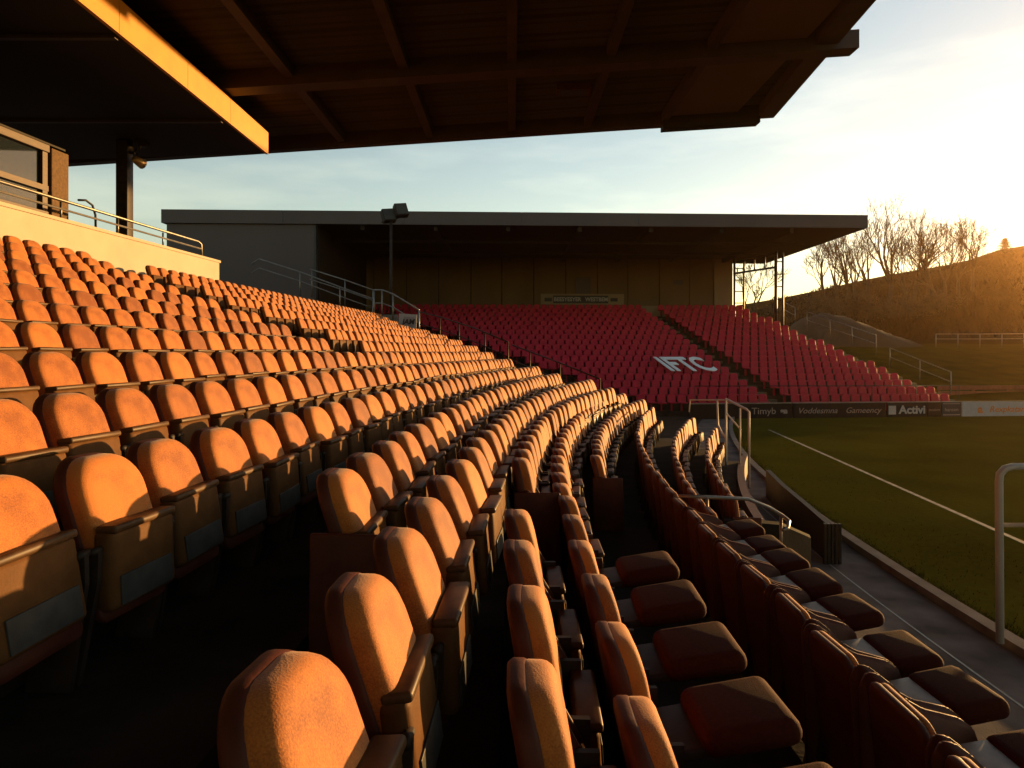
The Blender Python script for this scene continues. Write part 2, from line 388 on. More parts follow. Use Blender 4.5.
def seat_root(s):
    row = ROWS[s['r']]
    what = 'open rust coloured seat' if s['open'] else 'folded orange seat'
    lab = f"{what}, {ordinal(s['n'])} from the near end of the {ordinal(row['n_up'])} row above the walkway"
    jit = random.uniform(-.012, .012)
    o = empty('stadium_seat', (s['X'], s['Y'], s['z']), s['ang'] + random.uniform(-.045, .045), lab, 'seat', 'curved rows of orange stadium seats')
    o.scale = (row['s'],)*3; o.rotation_euler.x = random.uniform(-.02, .02); o.rotation_euler.y = random.uniform(-.02, .02); return o
def seat_parts(root, s, ms):
    t = random.uniform(-.02, .02)
    def p(name, key, x=0, parent=None):
        o = bpy.data.objects.new(name, ms[key]); COL.objects.link(o); o.parent = parent or root; o.location.x = x
        return o
    p('backrest', 'backrest'); p('back_shell', 'back_shell')
    if 'side_panel' in ms:
        for sx in (-.236, .236): p('side_panel', 'side_panel', sx)
    if s['open']:
        q = p('seat_pan', 'pan_open')
        if s['r'] >= 16: p('grey_plate', 'plate_open', parent=q)
        p('pan_bracket', 'bracket', parent=q)
    else:
        q = p('seat_pan', 'pan_folded'); p('grey_plate', 'plate_folded', parent=q); p('front_lip', 'lip_folded', parent=q)
        k = random.uniform(-.05, .05); q.rotation_euler.x = k; q.location.z = -.05*abs(k)
    for sx in (-.222, .222) if 'side_panel' not in ms else (-.21, .21):
        p('leg', 'leg', sx)
        if 'side_panel' not in ms: p('hinge_knuckle', 'armrest', sx)
    if s['first'] and s['r'] >= 11: p('end_panel', 'end_panel', .246)
for s in near:
    seat_parts(seat_root(s), s, variant(s, s['d'] < 8))

def joined(name, items, ms_keys, getmat):
    mb_v, mb_f, mids, sm = [], [], [], []; mats = []
    for mtx, ms in items:
        for me in ms:
            o = len(mb_v); mi = me.materials[0]
            if mi not in mats: mats.append(mi)
            k = mats.index(mi)
            mb_v += [tuple(mtx @ v.co) for v in me.vertices]
            for pl in me.polygons:
                mb_f.append(tuple(i + o for i in pl.vertices)); mids.append(k); sm.append(pl.use_smooth)
    me = bpy.data.meshes.new(name); me.from_pydata(mb_v, [], mb_f)
    for m in mats: me.materials.append(m)
    me.polygons.foreach_set('material_index', mids); me.polygons.foreach_set('use_smooth', sm); me.update()
    return link(name, me)
items = []
for s in far:
    mtx = Matrix.Translation((s['X'], s['Y'], s['z'])) @ Matrix.Rotation(s['ang'] + random.uniform(-.04, .04), 4, 'Z') @ Matrix.Rotation(random.uniform(-.03,.03), 4, 'X') @ Matrix.Scale(ROWS[s['r']]['s'], 4)
    items.append((mtx, [variant(s, False)[k] for k in ('backrest','back_shell','pan_folded','leg')]))
tag(joined('distant_seating', items, None, None), 'far orange seats merging into rows up the curved stand', 'seating', kind='stuff')

# ------------------------------------------------------------------ near stand: terracing under the rows
def strip_pts(r, ya, yb, off, n=26):
    pts = []
    for i in range(n+1):
        Y = ya + (yb-ya)*i/n; X = rx(r, Y); d = rdx(r, Y); q = math.hypot(1, d)
        pts.append((X + off/q, Y - off*d/q))
    return pts
terr = MB()
YB = -12.0
for i, r in enumerate(ROWS):
    nxt = ROWS[i+1] if i+1 < len(ROWS) else None
    ya, yb = YB, r['y1'] + .35
    if r['y0'] > 6.5 and i in (17, 18): ya = r['y0'] - .35
    back = -.10
    a = strip_pts(r, ya, yb, back)
    # front edge = just behind the next row's back
    if i == 16: b = strip_pts(r, ya, yb, .72)
    elif nxt: b = [(rx(nxt, y) - .10, y) for x, y in strip_pts(r, ya, yb, 0)]
    else: b = strip_pts(r, ya, yb, .55)
    z = r['z']; n = len(a)
    vs_ = [(x,y,z) for x,y in a] + [(x,y,z) for x,y in b] + [(x,y,-.2) for x,y in b] + [(x,y,-.2) for x,y in a]
    fs_ = []
    for k in range(n-1):
        fs_ += [(k, n+k, n+k+1, k+1), (n+k, 2*n+k, 2*n+k+1, n+k+1)]
    fs_ += [(0, 3*n, 2*n, n), (n-1, 2*n-1, 3*n-1, 4*n-1)]
    terr.add(vs_, fs_)
# row 16 (the fifteenth) continues to the front rows
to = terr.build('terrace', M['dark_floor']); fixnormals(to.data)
tag(to, kind='structure')
# steps in the aisle through the upper rows
stp = MB()
for ri in range(0, 8):
    r = ROWS[ri]; yy = 11.45 + .12*(len(ROWS)-ri-11)
    X = rx(r, yy); nx = rx(ROWS[ri+1], yy)
    stp.box((X+.22, yy-.42, r['z']-.108), (nx+.08, yy+.42, r['z']-.1075+.0), None)
ro = empty('aisle_stair', (-6, 11.5, 2.5), 0, 'short flight of concrete steps crossing the upper orange rows', 'stairs')
stp2 = MB()
for ri in range(0, 8):
    r = ROWS[ri]; yy = 11.45 + .12*(len(ROWS)-ri-11)
    X = rx(r, yy); nx = rx(ROWS[ri+1], yy)
    stp2.box((nx-.40, yy-.42, ROWS[ri+1]['z']), (nx-.11, yy+.42, r['z']-.1) if False else (nx+.12, yy+.42, ROWS[ri+1]['z']+.11))
local(ro, stp2).build('step_block', M['concrete'], ro)

# concourse behind the parapet
c = MB(); c.prism([(-8.85-.9, YB), (-8.6-.15, YB), (-8.72+.0706*17.4, 17.4), (-6.5, 31.4), (-30, 31.4), (-30, YB)], -.2, 4.45)
cc = c.build('concourse_floor', M['concrete']); fixnormals(cc.data); tag(cc, kind='structure')

# ------------------------------------------------------------------ parapet, rail, column, press box
D = Vector((.0706, 1, 0)); Dn = Vector((1, -.0706, 0)).normalized()
def along(L, Y, z): return Vector((L + .0706*Y, Y, z))
par = MB()
a0, a1 = along(-8.72, -8, 0), along(-8.72, 17.4, 0)
par.prism([(a0.x, a0.y), (a1.x, a1.y), (a1.x-.26, a1.y+.02), (a0.x-.26, a0.y)], 4.2, 5.28)
cop = MB(); cop.prism([(a0.x+.03, a0.y), (a1.x+.03, a1.y+.03), (a1.x-.29, a1.y+.05), (a0.x-.29, a0.y)], 5.282, 5.34)
pr = empty('parapet_wall', (a1.x, a1.y, 4.2), 0, 'long cream parapet wall behind the topmost orange seats', 'wall')
x = local(pr, par).build('wall_body', M['cream'], pr); fixnormals(x.data)
x = local(pr, cop).build('coping', M['cream'], pr); fixnormals(x.data)

rl = empty('parapet_railing', along(-8.84, 16.6, 5.34), 0, 'low double tube railing on top of the cream parapet', 'railing')
t = MB(); t.tube([along(-8.84, -6, 5.66), along(-8.84, 16.6, 5.70), along(-8.84, 16.75, 5.66), along(-8.84, 16.78, 5.34)], .028)
local(rl, t).build('top_rail', M['steel'], rl)
t = MB(); t.tube([along(-8.84, -6, 5.52), along(-8.84, 16.76, 5.54)], .020); local(rl, t).build('mid_rail', M['steel'], rl)
for y in [y*1.55 - 5 for y in range(14)]:
    t = MB(); t.tube([along(-8.845, y, 5.34), along(-8.845, y, 5.66)], .02); local(rl, t).build('post', M['steel'], rl)

cb = Vector((-9.40, 16.5, 4.45))
rc = empty('roof_column', cb, 0, 'single dark steel column between parapet and lower roof', 'column')
t = MB(); t.box((-.14,-.14,0), (.14,.14,3.66), bev=.02); t.build('shaft', M['dark_metal'], rc)
t = MB(); t.box((-.22,-.22,0), (.22,.22,.05)); t.build('base_plate', M['dark_metal'], rc)
fl = empty('column_lamp', cb + Vector((.2, 0, 3.35)), 0, 'small brass coloured spotlight pair clamped to the dark column', 'lamp')
t = MB(); t.box((-.06,-.03,.0), (.05,.03,.06)); t.tube([(.0,0,.03),(.10,0,.12),(.16,0,.28)], .018); t.build('bracket', M['dark_metal'], fl)
for dx, dz_ in ((.10, -.20), (.16, .30)):
    t = MB(); t.tube([(dx,-.12,dz_+.05),(dx+.03,.02,dz_+.02),(dx+.06,.14,dz_)], .08, 12, r1=.13); t.build('lamp_head', M['lampgold'] if dz_ < 0 else M['dark_metal'], fl)
    t = MB(); t.tube([(dx,0,.03),(dx+.03,.02,dz_+.02)], .015); t.build('stem', M['dark_metal'], fl)

pb = empty('press_box', along(-9.5, 12.8, 4.45), 0, 'brown press box with wooden framed window above the cream parapet', 'building')
def pbx(name, m, Y0, Y1, z0, z1, d0, d1, parent=None, bev=0):   # box along the direction D; d = depth off the face (+ towards pitch)
    mb = MB(); p = [along(-9.5, Y0, 0) + Dn*d0, along(-9.5, Y1, 0) + Dn*d0, along(-9.5, Y1, 0) + Dn*d1, along(-9.5, Y0, 0) + Dn*d1]
    mb.prism([(q.x, q.y) for q in p], z0, z1); local(pb, mb)
    o = mb.build(name, m, parent or pb); fixnormals(o.data)
    if bev: bevel(o, bev)
    return o
pbx('pilaster', M['brickish'], 12.66, 13.10, 4.45, 6.80, -.5, .04, bev=.015)
pbx('side_wall', M['soffit'], -6, 12.64, 4.45, 6.84, -3.2, -.30)
pbx('lower_wall', M['brickish'], -6, 12.64, 4.45, 5.50, -.295, -.02)
wf = pbx('window', M['wood'], -6, 12.64, 6.70, 6.84, -.29, .02, bev=.01)
pbx('flat_roof', M['soffit'], -6, 13.05, 6.845, 6.88, -3.2, .01)
for za, zb in ((5.505, 5.60), (5.98, 6.08)):
    pbx('frame_bar', M['wood'], -6, 12.64, za, zb, -.12, .0, wf)
for y in (12.50, 10.9, 9.3, 7.7):
    pbx('frame_bar', M['wood'], y, y+.12, 5.60, 6.695, -.13, -.01, wf)
pbx('pane', M['glass'], -6, 12.5, 5.60, 6.695, -.09, -.07, wf)
hs = MB(); p0 = along(-9.35, 13.2, 5.95)
hs.tube([p0, p0+Vector((.02,.2,.04)), p0+Vector((.04,.38,-.02)), p0+Vector((.05,.46,-.2)), p0+Vector((.05,.47,-.5))], .022)
local(pb, hs).build('cable_loop', M['dark_metal'], pb)

# ------------------------------------------------------------------ near roofs
def zr(X): return 9.12 + .065*(X + 6.3)                 # underside of the main deck
def edgeX(Y): return 6.8 + .09*(Y - 13.1)
YF = 19.6; YR = -22.0
rf = empty('main_stand_roof', (0, YF, zr(0)), 0, 'huge dark corrugated stand roof overhead with red brown beams', 'roof')
def ryf(X): return YF - .03*X - .05
deck = MB(); N = 150                                     # corrugation: ribs run across, one fold every 14 cm
ys = []; y = YR
while y < YF - .02: ys.append(y); y += .20 if y > 4 else 1.2
prev = None; vs_ = []; fs_ = []
for i, y in enumerate(ys):
    for (yy, dz_) in ((y, 0), (y + .10, .06)):
        xl, xr = -24, edgeX(yy) - .02
        vs_ += [(xl, yy, zr(xl)+dz_), (xr, yy, zr(xr)+dz_)]
for k in range(len(vs_)//2 - 1): fs_.append((2*k, 2*k+1, 2*k+3, 2*k+2))
deck.add(vs_, fs_)
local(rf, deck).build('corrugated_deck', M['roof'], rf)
top = MB(); e0, e1 = edgeX(YR), edgeX(YF)
top.add([(-24,YR,zr(-24)+.1),(e0,YR,zr(e0)+.1),(e1,YF,zr(e1)+.1),(-24,YF,zr(-24)+.1)], [(0,1,2,3)])
local(rf, top).build('top_sheet', M['far_fascia'], rf)
def sloped_box(xa, xb, ya, yb, z0, z1, skew=0):          # follows the deck slope; z relative to the deck
    vs_ = []
    for z in (z0, z1):
        for X, Y in ((xa, ya), (xb, ya), (xb, yb), (xa, yb)):
            Xs = X + (.09*(Y - 13.1) if skew else 0)
            vs_.append((Xs, Y, zr(Xs) + z))
    mb = MB(); mb.add(vs_, [(0,3,2,1),(4,5,6,7),(0,1,5,4),(1,2,6,5),(2,3,7,6),(3,0,4,7)]); return mb
for X in (-9.5, -7.2, -4.85, -2.35, 0.0, 2.15, 4.35):
    local(rf, sloped_box(X-.10, X+.10, YR, YF-.25, -.24, -.003)).build('rafter', M['beam'], rf)
for Y, xr in ((15.0, 7.55), (6.0, 6.9), (-3.0, 6.2)):
    local(rf, sloped_box(-24, xr, Y-.22, Y+.22, -.40, -.002)).build('cross_beam', M['beam'], rf)
local(rf, sloped_box(-24, 4.30, YF-.24, YF+.05, -.34, .14)).build('front_beam', M['beam'], rf)
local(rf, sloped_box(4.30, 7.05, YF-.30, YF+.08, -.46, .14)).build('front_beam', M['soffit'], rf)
local(rf, sloped_box(6.45, 6.95, YR, YF-.02, -.28, .13, skew=1)).build('edge_beam', M['beam'], rf)
for ya, yb in ((15.24, YF-.32), (6.24, 14.76), (-2.74, 5.76)):
    local(rf, sloped_box(4.48, 6.40, ya, yb, -.13, -.01, skew=0)).build('soffit_panel', M['roof_panel'], rf)
lf = empty('ceiling_light', (1.52, 16.95, zr(1.52)), 0, 'small rectangular light fitting under the dark corrugated roof', 'ceiling light')
t = MB(); t.box((-.42,-.22,-.16), (.42,.22,.0)); t.build('housing', M['pan'], lf)
t = MB(); t.box((-.36,-.17,-.175), (.36,.17,-.162)); t.build('diffuser', M['plate'], lf)

lr = empty('lower_roof', (-6.3, 17.5, 8.1), 0, 'lower dark flat roof edged by the sunlit ochre fascia', 'roof')
t = MB(); t.prism([(-6.34, YR), (-6.34, 17.5), (-20, 19.0), (-20, YR)], 8.12, 8.62)
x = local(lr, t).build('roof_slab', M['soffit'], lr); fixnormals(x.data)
fa = MB(); y = 17.5; jl = [2.35, 2.0, 2.3, 2.2, 2.4, 2.1, 2.3, 2.2, 2.4, 2.3, 2.2, 2.3, 2.2, 2.3, 2.4, 2.2, 2.2]
for j in jl:
    fa.box((-6.337, y-j+.012, 8.085), (-6.27, y, 8.645)); y -= j
local(lr, fa).build('fascia', M['fascia'], lr)
for y in (3, 7, 11, 15):
    t = MB(); t.box((-19.5, y-.05, 8.06), (-6.40, y+.05, 8.118)); local(lr, t).build('batten', M['beam'], lr)

# ------------------------------------------------------------------ pitch, walkway, kerb, ground
def kx(Y): return 5.0 + .0072*max(0, Y-4.6)**2
g = MB(); g.add([(-500,-120,-.25),(700,-120,-.25),(700,760,-.25),(-500,760,-.25)], [(0,1,2,3)])
tag(g.build('ground', M['bank']), kind='structure')
ysn = [-12 + i*.8 for i in range(60)]
pg = MB(); vs_ = []
for y in ysn:
    if y > 31.8: y = 31.8
    vs_ += [(kx(y)+.16, y, .0), (70, y, .0)]
pg.add(vs_, [(2*k, 2*k+1, 2*k+3, 2*k+2) for k in range(len(vs_)//2-1) if vs_[2*k][1] < vs_[2*k+2][1]])
pg.add([(kx(31.8)+.16, 31.8, 0), (70, 31.8, 0), (70, 38.5, 0), (kx(31.8)+.16, 32.2, 0)], [(0,1,2,3)])
tag(pg.build('pitch', M['grass']), kind='structure')
wk = MB(); vs_ = []
for y in ysn: vs_ += [(1.6 if y < 7.6 else (min(2.0+.2*(y-7.6), kx(y)-.6) if y < 16.5 else kx(y)-1.3), y, -.02), (kx(y)+.02, y, -.02)]
wk.add(vs_, [(2*k, 2*k+1, 2*k+3, 2*k+2) for k in range(len(vs_)//2-1)])
tag(wk.build('walkway', M['walk']), kind='structure')
ap = MB(); ap.add([(-22, 16.2, -.03), (kx(16.2)-1.0, 16.2, -.03), (kx(31)-1.0, 31, -.03), (kx(33)-1, 33, -.03), (-22, 34, -.03)], [(0,1,2,3,4)])
tag(ap.build('path', M['dark_floor']), kind='structure')
kb = MB(); n = len(ysn); vs_ = []
for y in ysn: vs_ += [(kx(y), y, -.1), (kx(y), y, .075), (kx(y)+.15, y, .085), (kx(y)+.15, y, -.1)]
fs_ = []
for k in range(n-1):
    for j in range(3): fs_.append((4*k+j, 4*k+4+j, 4*k+5+j, 4*k+1+j))
kb.add(vs_, fs_); tag(kb.build('kerb', M['kerb']), kind='structure')
fixnormals(bpy.data.objects['kerb'].data)
ln = MB(); vs_ = []
for y in ysn:
    if y < 2 or y > 24: continue
    xx = 4.32 + .0072*max(0, y-4.6)**2 - .045*max(0, y-7)*0
    vs_ += [(xx, y, -.016), (xx+.022, y, -.016)]
ln.add(vs_, [(2*k, 2*k+1, 2*k+3, 2*k+2) for k in range(len(vs_)//2-1)])
tag(ln.build('walkway_line', M['pale_plate']), kind='structure')
tl = MB(); p0, p1 = Vector((9.9, 26.2, .004)), Vector((8.05, 10.7, .004)); dd = (p1-p0).normalized(); p1 = p0 + dd*34
sdv = Vector((-dd.y, dd.x, 0))*.048
tl.add([p0-sdv, p0+sdv, p1+sdv, p1-sdv], [(0,1,2,3)]); tag(tl.build('touchline', M['paint_line']), kind='structure')

# grass blades along the kerb and over the near turf
gb = MB()
rg = random.Random(3)
for i in range(9000):
    y = 6.0 + 20*rg.random()**1.7; x0 = kx(y) + .15
    x = x0 + (abs(rg.gauss(0, .12)) if rg.random() < .8 else rg.random()*2)
    h = rg.uniform(.02, .05); a = rg.random()*6.28; wd = .006
    lx, ly = rg.gauss(0, .015), rg.gauss(0, .015)
    gb.add([(x-wd*math.cos(a), y-wd*math.sin(a), 0), (x+wd*math.cos(a), y+wd*math.sin(a), 0), (x+lx, y+ly, h)], [(0,1,2)])
tag(gb.build('turf', M['grass']), 'short winter turf growing up to the kerb', 'grass', kind='stuff')

# ------------------------------------------------------------------ front of the near stand: end walls, dark board, rails
ew = empty('concrete_end_wall', at(752, 560, 6.9), 0, 'low grey concrete wall closing the end of the front seat rows', 'wall')
t = MB(); z_t = 1.42; Q = [at(724, 520, 8.4), at(781, 525, 8.55), at(811, 538, 9.05)]
vs_ = []
for q in Q: vs_ += [(q.x, q.y, -.05), (q.x, q.y, q.z), (q.x+.05, q.y+.16, q.z), (q.x+.05, q.y+.16, -.05)]
t.add(vs_, [(4*k+j, 4*k+4+j, 4*k+4+(j+1)%4, 4*k+(j+1)%4) for k in range(2) for j in range(4)] + [(0,1,2,3), (11,10,9,8)])
x = local(ew, t).build('wall_body', M['dark_render'], ew); fixnormals(x.data)
fw = empty('front_row_wall', (3.4, 8, 0), 0, 'curved concrete wall along the walkway below the lowest orange row', 'wall')
g_ = ROWS[18]; A = strip_pts(g_, 9.5, 16.8, .56); B = strip_pts(g_, 9.5, 16.8, .70)
t = MB(); n = len(A); vs_ = [(x,y,-.1) for x,y in A]+[(x,y,.48) for x,y in A]+[(x,y,.48) for x,y in B]+[(x,y,-.1) for x,y in B]; fs_ = []
for k in range(n-1):
    for j in range(3): fs_.append((j*n+k, j*n+k+1, (j+1)*n+k+1, (j+1)*n+k))
fs_ += [(0,n,2*n,3*n), (n-1,4*n-1,3*n-1,2*n-1)]
t.add(vs_, fs_); x = local(fw, t).build('wall_body', M['shell'], fw); fixnormals(x.data)

db = empty('perimeter_board', (4.55, 9.75, 0), 0, 'dark boarded barrier with ribbed end standing along the kerb', 'barrier')
t = MB(); P = [(4.50, 9.72), (4.72, 11.0), (4.98, 12.6), (5.30, 14.2)]
for (xa, ya), (xb, yb) in zip(P, P[1:]):
    t.prism([(xa, ya), (xb, yb), (xb+.09, yb), (xa+.09, ya)], -.018, .54)
x = local(db, t).build('board', M['black'], db); fixnormals(x.data)
t = MB()
for k in range(5): t.box((4.44+.052*k, 9.66, -.018), (4.474+.052*k, 9.715, .555))
local(db, t).build('ribbed_end', M['dark_metal'], db)
hr = empty('looped_handrail', at(705, 540, 7.0), 0, 'pale tube handrail looping round the end of the front rows', 'handrail')
t = MB(); t.tube([at(676, 496, 7.3), at(705, 497, 7.3), at(748, 499, 7.4), at(770, 508, 7.5), at(783, 516, 7.5), at(789, 521, 7.4), at(788, 528, 7.3), at(783, 530, 7.2)], .020)
local(hr, t).build('rail', M['steel'], hr)
for px, py, Y, h_ in ((707, 497, 7.3, .55), (781, 516, 7.5, .5)):
    p = at(px, py, Y); t = MB(); t.tube([p, p - Vector((0,0,h_))], .018); local(hr, t).build('post', M['steel'], hr)

# handrail by the kerb
kr = empty('kerbside_handrail', at(749, 487, 15.1), 0, 'white tube stair handrail panel beside the far kerb', 'handrail')
def rail_tube(root, pts, r, name, m): t = MB(); t.tube(pts, r); local(root, t).build(name, m, root)
Yk = 15.6
zf = lambda px, Y: Vector(((px-VX)/F*Y, Y, -.02))
rail_tube(kr, [zf(749, 15.1), at(749, 412, 15.1), at(746, 409, 15.2), at(726, 399, 15.9)], .026, 'frame_tube', M['white_tube'])
rail_tube(kr, [at(726, 399, 15.9), zf(726, 15.9)], .024, 'frame_tube', M['white_tube'])
rail_tube(kr, [at(717, 400, 16.2), at(718, 425, 16.2), at(722, 433, 16.0), at(726, 438, 15.9)], .022, 'frame_tube', M['white_tube'])
rail_tube(kr, [at(740, 408, 15.4), zf(740, 15.4)], .02, 'frame_tube', M['white_tube'])
rail_tube(kr, [at(727, 414, 15.9), at(741, 430, 15.4)], .018, 'frame_tube', M['white_tube'])
rail_tube(kr, [at(726, 400, 15.9), at(717, 400, 16.2), at(690, 400, 17.2), at(689, 412, 17.2)], .018, 'top_rail', M['white_tube'])

# white tube barrier at the touchline side
wb = empty('tube_barrier', zf(1000, 6.85), 0, 'pale bent tube barrier standing on the kerb beside the pitch', 'barrier')
b0 = zf(1000, 6.85); b0.z = .07
pts = [b0, at(999, 482, 6.85), at(1000, 474, 6.85), at(1005, 468.5, 6.85), at(1013, 466.5, 6.85), at(1150, 466, 6.85), at(1158, 468, 6.85), at(1162, 476, 6.85)]
p_end = at(1163, 476, 6.85); p_end.z = 0
rail_tube(wb, pts + [p_end], .037, 'frame_tube', M['white_tube'])
rail_tube(wb, [at(1000, 525, 6.87), at(1162, 525, 6.87)], .022, 'cross_bar', M['white_tube'])

# ------------------------------------------------------------------ rails and floodlight at the end of the upper rows
def railing(name, label, top, posts, r=.022, mid=.45, m='steel', h=1.0):
    ro = empty(name, top[0] - Vector((0,0,h)), 0, label, 'railing')
    rail_tube(ro, top, r, 'top_rail', M[m])
    if mid: rail_tube(ro, [p - Vector((0,0,mid)) for p in top], r*.8, 'mid_rail', M[m])
    for p in posts: rail_tube(ro, [p, p - Vector((0,0,h))], r, 'post', M[m])
    return ro
railing('end_railing', 'long dark railing sloping down past the upper seat row ends',
        [at(252, 264, 31.5), at(259, 259, 31.5), at(300, 272, 31.4), at(340, 287, 31.3), at(373, 299, 31.2)],
        [at(300, 272, 31.4), at(340, 287, 31.3), at(373, 299, 31.2)], .035, .42, h=1.15)
railing('stair_railing', 'upper galvanised stair railing in front of the grey gable wall',
        [at(310, 269, 33), at(345, 280, 32.6), at(373, 290, 32.2)], [at(312, 270, 33), at(345, 280, 32.6), at(373, 290, 32.2)], .035, .5, h=1.3)
railing('landing_gate', 'square tube gate frame on the landing below the floodlight',
        [at(373, 290, 31), at(382, 290, 31), at(393, 294, 31), at(419, 310, 30)], [at(374, 290, 31), at(382, 290, 31), at(393, 294, 31), at(419, 310, 30)], .04, .6, h=1.35)
railing('radial_railing', 'thin railing running down between orange rows and red seats',
        [at(420, 312, 28), at(440, 317, 27), at(474, 328, 25.2), at(508, 342, 23)], [at(440, 317, 27), at(459, 323, 26), at(485, 332.5, 24.5), at(508, 342, 23)], .026, .5, m='dark_metal', h=1.15)
railing('lower_radial_railing', 'thin lower railing continuing beside the ends of the curved rows',
        [at(512, 345, 22.6), at(560, 363, 20.5), at(600, 379, 19)], [at(530, 352, 21.8), at(560, 363, 20.5), at(600, 379, 19)], .022, .5, m='dark_metal', h=1.1)
lw = empty('landing_wall', at(365, 318, 31.3), 0, 'low grey wall closing the top rows beneath the landing gate', 'wall')
t = MB(); a, b = at(331, 312, 31.9), at(397, 322, 31.2)
t.prism([(a.x, a.y), (b.x, b.y), (b.x, b.y+.2), (a.x, a.y+.2)], 3.2, 4.72)
x = local(lw, t).build('wall_body', M['concrete'], lw); fixnormals(x.data)
fb = at(391, 318, 31.6); fp = empty('floodlight_pole', fb, 0, 'tall thin floodlight pole with two lamp boxes above the orange seats', 'floodlight')
t = MB(); t.tube([(0,0,-1.2),(0,0,4.55)], .085, 10, r1=.06); t.build('pole', M['dark_metal'], fp)
t = MB(); t.tube([(-.45,0,4.45),(.15,0,4.6),(.6,0,4.75)], .04); t.build('cross_arm', M['dark_metal'], fp)
for dx, dz_, ry in ((-.12, 4.70, -.3), (.46, 4.95, -.3)):
    xf = Matrix.Translation((dx, .05, dz_)) @ Matrix.Rotation(ry, 4, 'Y') @ Matrix.Rotation(-.25, 4, 'X') @ Matrix.Rotation(.5, 4, 'Z')
    t = MB(); t.box((-.30,-.18,-.26), (.30,.16,.36), xf); hd = t.build('lamp_head', M['dark_metal'], fp); bevel(hd, .03)
    t = MB(); t.box((-.26,-.20,-.22), (.26,-.185,.32), xf); t.build('lens', M['plate'], hd)
sg = empty('notice_sign', at(407, 330, 29.2), 0, 'small white notice board with dark emblem below the landing', 'sign')
p, q = at(398, 314, 29.2), at(416, 330, 29.2); wdt = q.x-p.x; hgt = p.z-q.z
xf = Matrix.Rotation(.06, 4, 'Y')
t = MB(); t.box((-wdt/2, 0, 0), (wdt/2, .04, hgt), xf); t.build('board', M['white'], sg)
t = MB(); t.box((-wdt*.22, -.006, hgt*.22), (wdt*.36, -.001, hgt*.82), xf); em = t.build('emblem', M['grey_print'], sg)
me = text_mesh('JAM', hgt*.44, M['ink'], .002, .2, .012); o = link('lettering', me, em); o.location = (.05, -.009, hgt*.5); o.rotation_euler = (math.pi/2, 0, 0)
t = MB(); t.tube([(-wdt*.3,.06,hgt*.5),(-wdt*.3,.06,-.9)], .03); t.tube([(wdt*.3,.06,hgt*.5),(wdt*.3,.06,-.9)], .03); t.build('leg', M['dark_metal'], sg)

# ------------------------------------------------------------------ far stand
SK = .04
def fs(u, v, z): return Vector((u, 32.6 + SK*(u-15) + v, z))
NR = 18; DV = 13.6/17
def frow(i): t = i/17; return .20 + 5.20*t, t                      # tread height
def uL(t): return 6.0 - 15.5*t
def uA(t): return 12.75 - 3.45*t                                    # aisle centre
def uR(t): return 21.0 - 5.35*t
fst = empty('far_stand', fs(5, 0, 0), 0, 'far covered stand of red seats with flat dark roof', 'stadium stand')
ft = MB()
for i in range(NR):
    z, t = frow(i); v = DV*i
    u0, u1 = uL(t) - 8, uR(t) + .25
    P = [fs(u0, v-.30, 0), fs(u1, v-.30, 0), fs(u1, v-.30+DV+.02, 0), fs(u0, v-.30+DV+.02, 0)]
    ft.prism([(p.x, p.y) for p in P], -.2, z - (0.0))
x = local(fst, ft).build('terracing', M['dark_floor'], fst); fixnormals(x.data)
st = MB()
for i in range(NR-1):                                               # half steps in the aisle
    z, t = frow(i); z2, _ = frow(i+1); v = DV*i
    P = [fs(uA(t)-.5, v+.12, 0), fs(uA(t)+.5, v+.12, 0), fs(uA(t)+.5, v+.48, 0), fs(uA(t)-.5, v+.48, 0)]
    st.prism([(p.x, p.y) for p in P], z-.02, z + .155)
x = local(fst, st).build('aisle_step', M['step'], fst); fixnormals(x.data)
ss = MB()
for i in range(NR*2):                                               # side stair
    t = i/(NR*2-1); v = -.3 + DV*i/2; z = .0 + 5.25*t
    P = [fs(uR(t)+.28, v, 0), fs(uR(t)+1.9, v, 0), fs(uR(t)+1.9, v+DV/2+.005, 0), fs(uR(t)+.28, v+DV/2+.005, 0)]
    ss.prism([(p.x, p.y) for p in P], -.2, z)
x = local(fst, ss).build('side_stair', M['step'], fst); fixnormals(x.data)
def fpoly_(us, vs_): return [(fs(u, v, 0).x, fs(u, v, 0).y) for u, v in zip(us, vs_)]
VB = 14.6                                                           # back wall
ups = [-16, -13.8, -11.6, -9.4, -7.2, -5.0, -2.8, -.7, 1.5, 3.7, 5.9, 8.0, 10.2, 12.3, 14.0]
bw = MB(); ub = -16.0
for k in range(len(ups)-1):
    P = [fs(ups[k]+.03, VB + (.04 if k % 2 else 0), 0), fs(ups[k+1]-.03, VB + (.04 if k % 2 else 0), 0), fs(ups[k+1]-.03, VB+.25, 0), fs(ups[k]+.03, VB+.25, 0)]
    bw.prism([(p.x, p.y) for p in P], 6.1, 9.44)
x = local(fst, bw).build('back_wall', M['far_wall'], fst); fixnormals(x.data)
P = [fs(14.03, VB-.02, 0), fs(15.3, VB-.02, 0), fs(15.3, VB+.25, 0), fs(14.03, VB+.25, 0)]
t = MB(); t.prism([(p.x, p.y) for p in P], 6.1, 9.44); x = local(fst, t).build('wall_panel', M['far_wall_pale'], fst); fixnormals(x.data)
P = [fs(-16, VB+.27, 0), fs(15.3, VB+.27, 0), fs(15.3, VB+.5, 0), fs(-16, VB+.5, 0)]
t = MB(); t.prism([(p.x, p.y) for p in P], 0, 9.44); x = local(fst, t).build('backing_wall', M['soffit'], fst); fixnormals(x.data)
P = [fs(-16, VB-.5, 0), fs(15.3, VB-.5, 0), fs(15.3, VB-.03, 0), fs(-16, VB-.03, 0)]
t = MB(); t.prism([(p.x, p.y) for p in P], 5.3, 6.16); x = local(fst, t).build('wall_plinth', M['far_wall_pale'], fst); fixnormals(x.data)
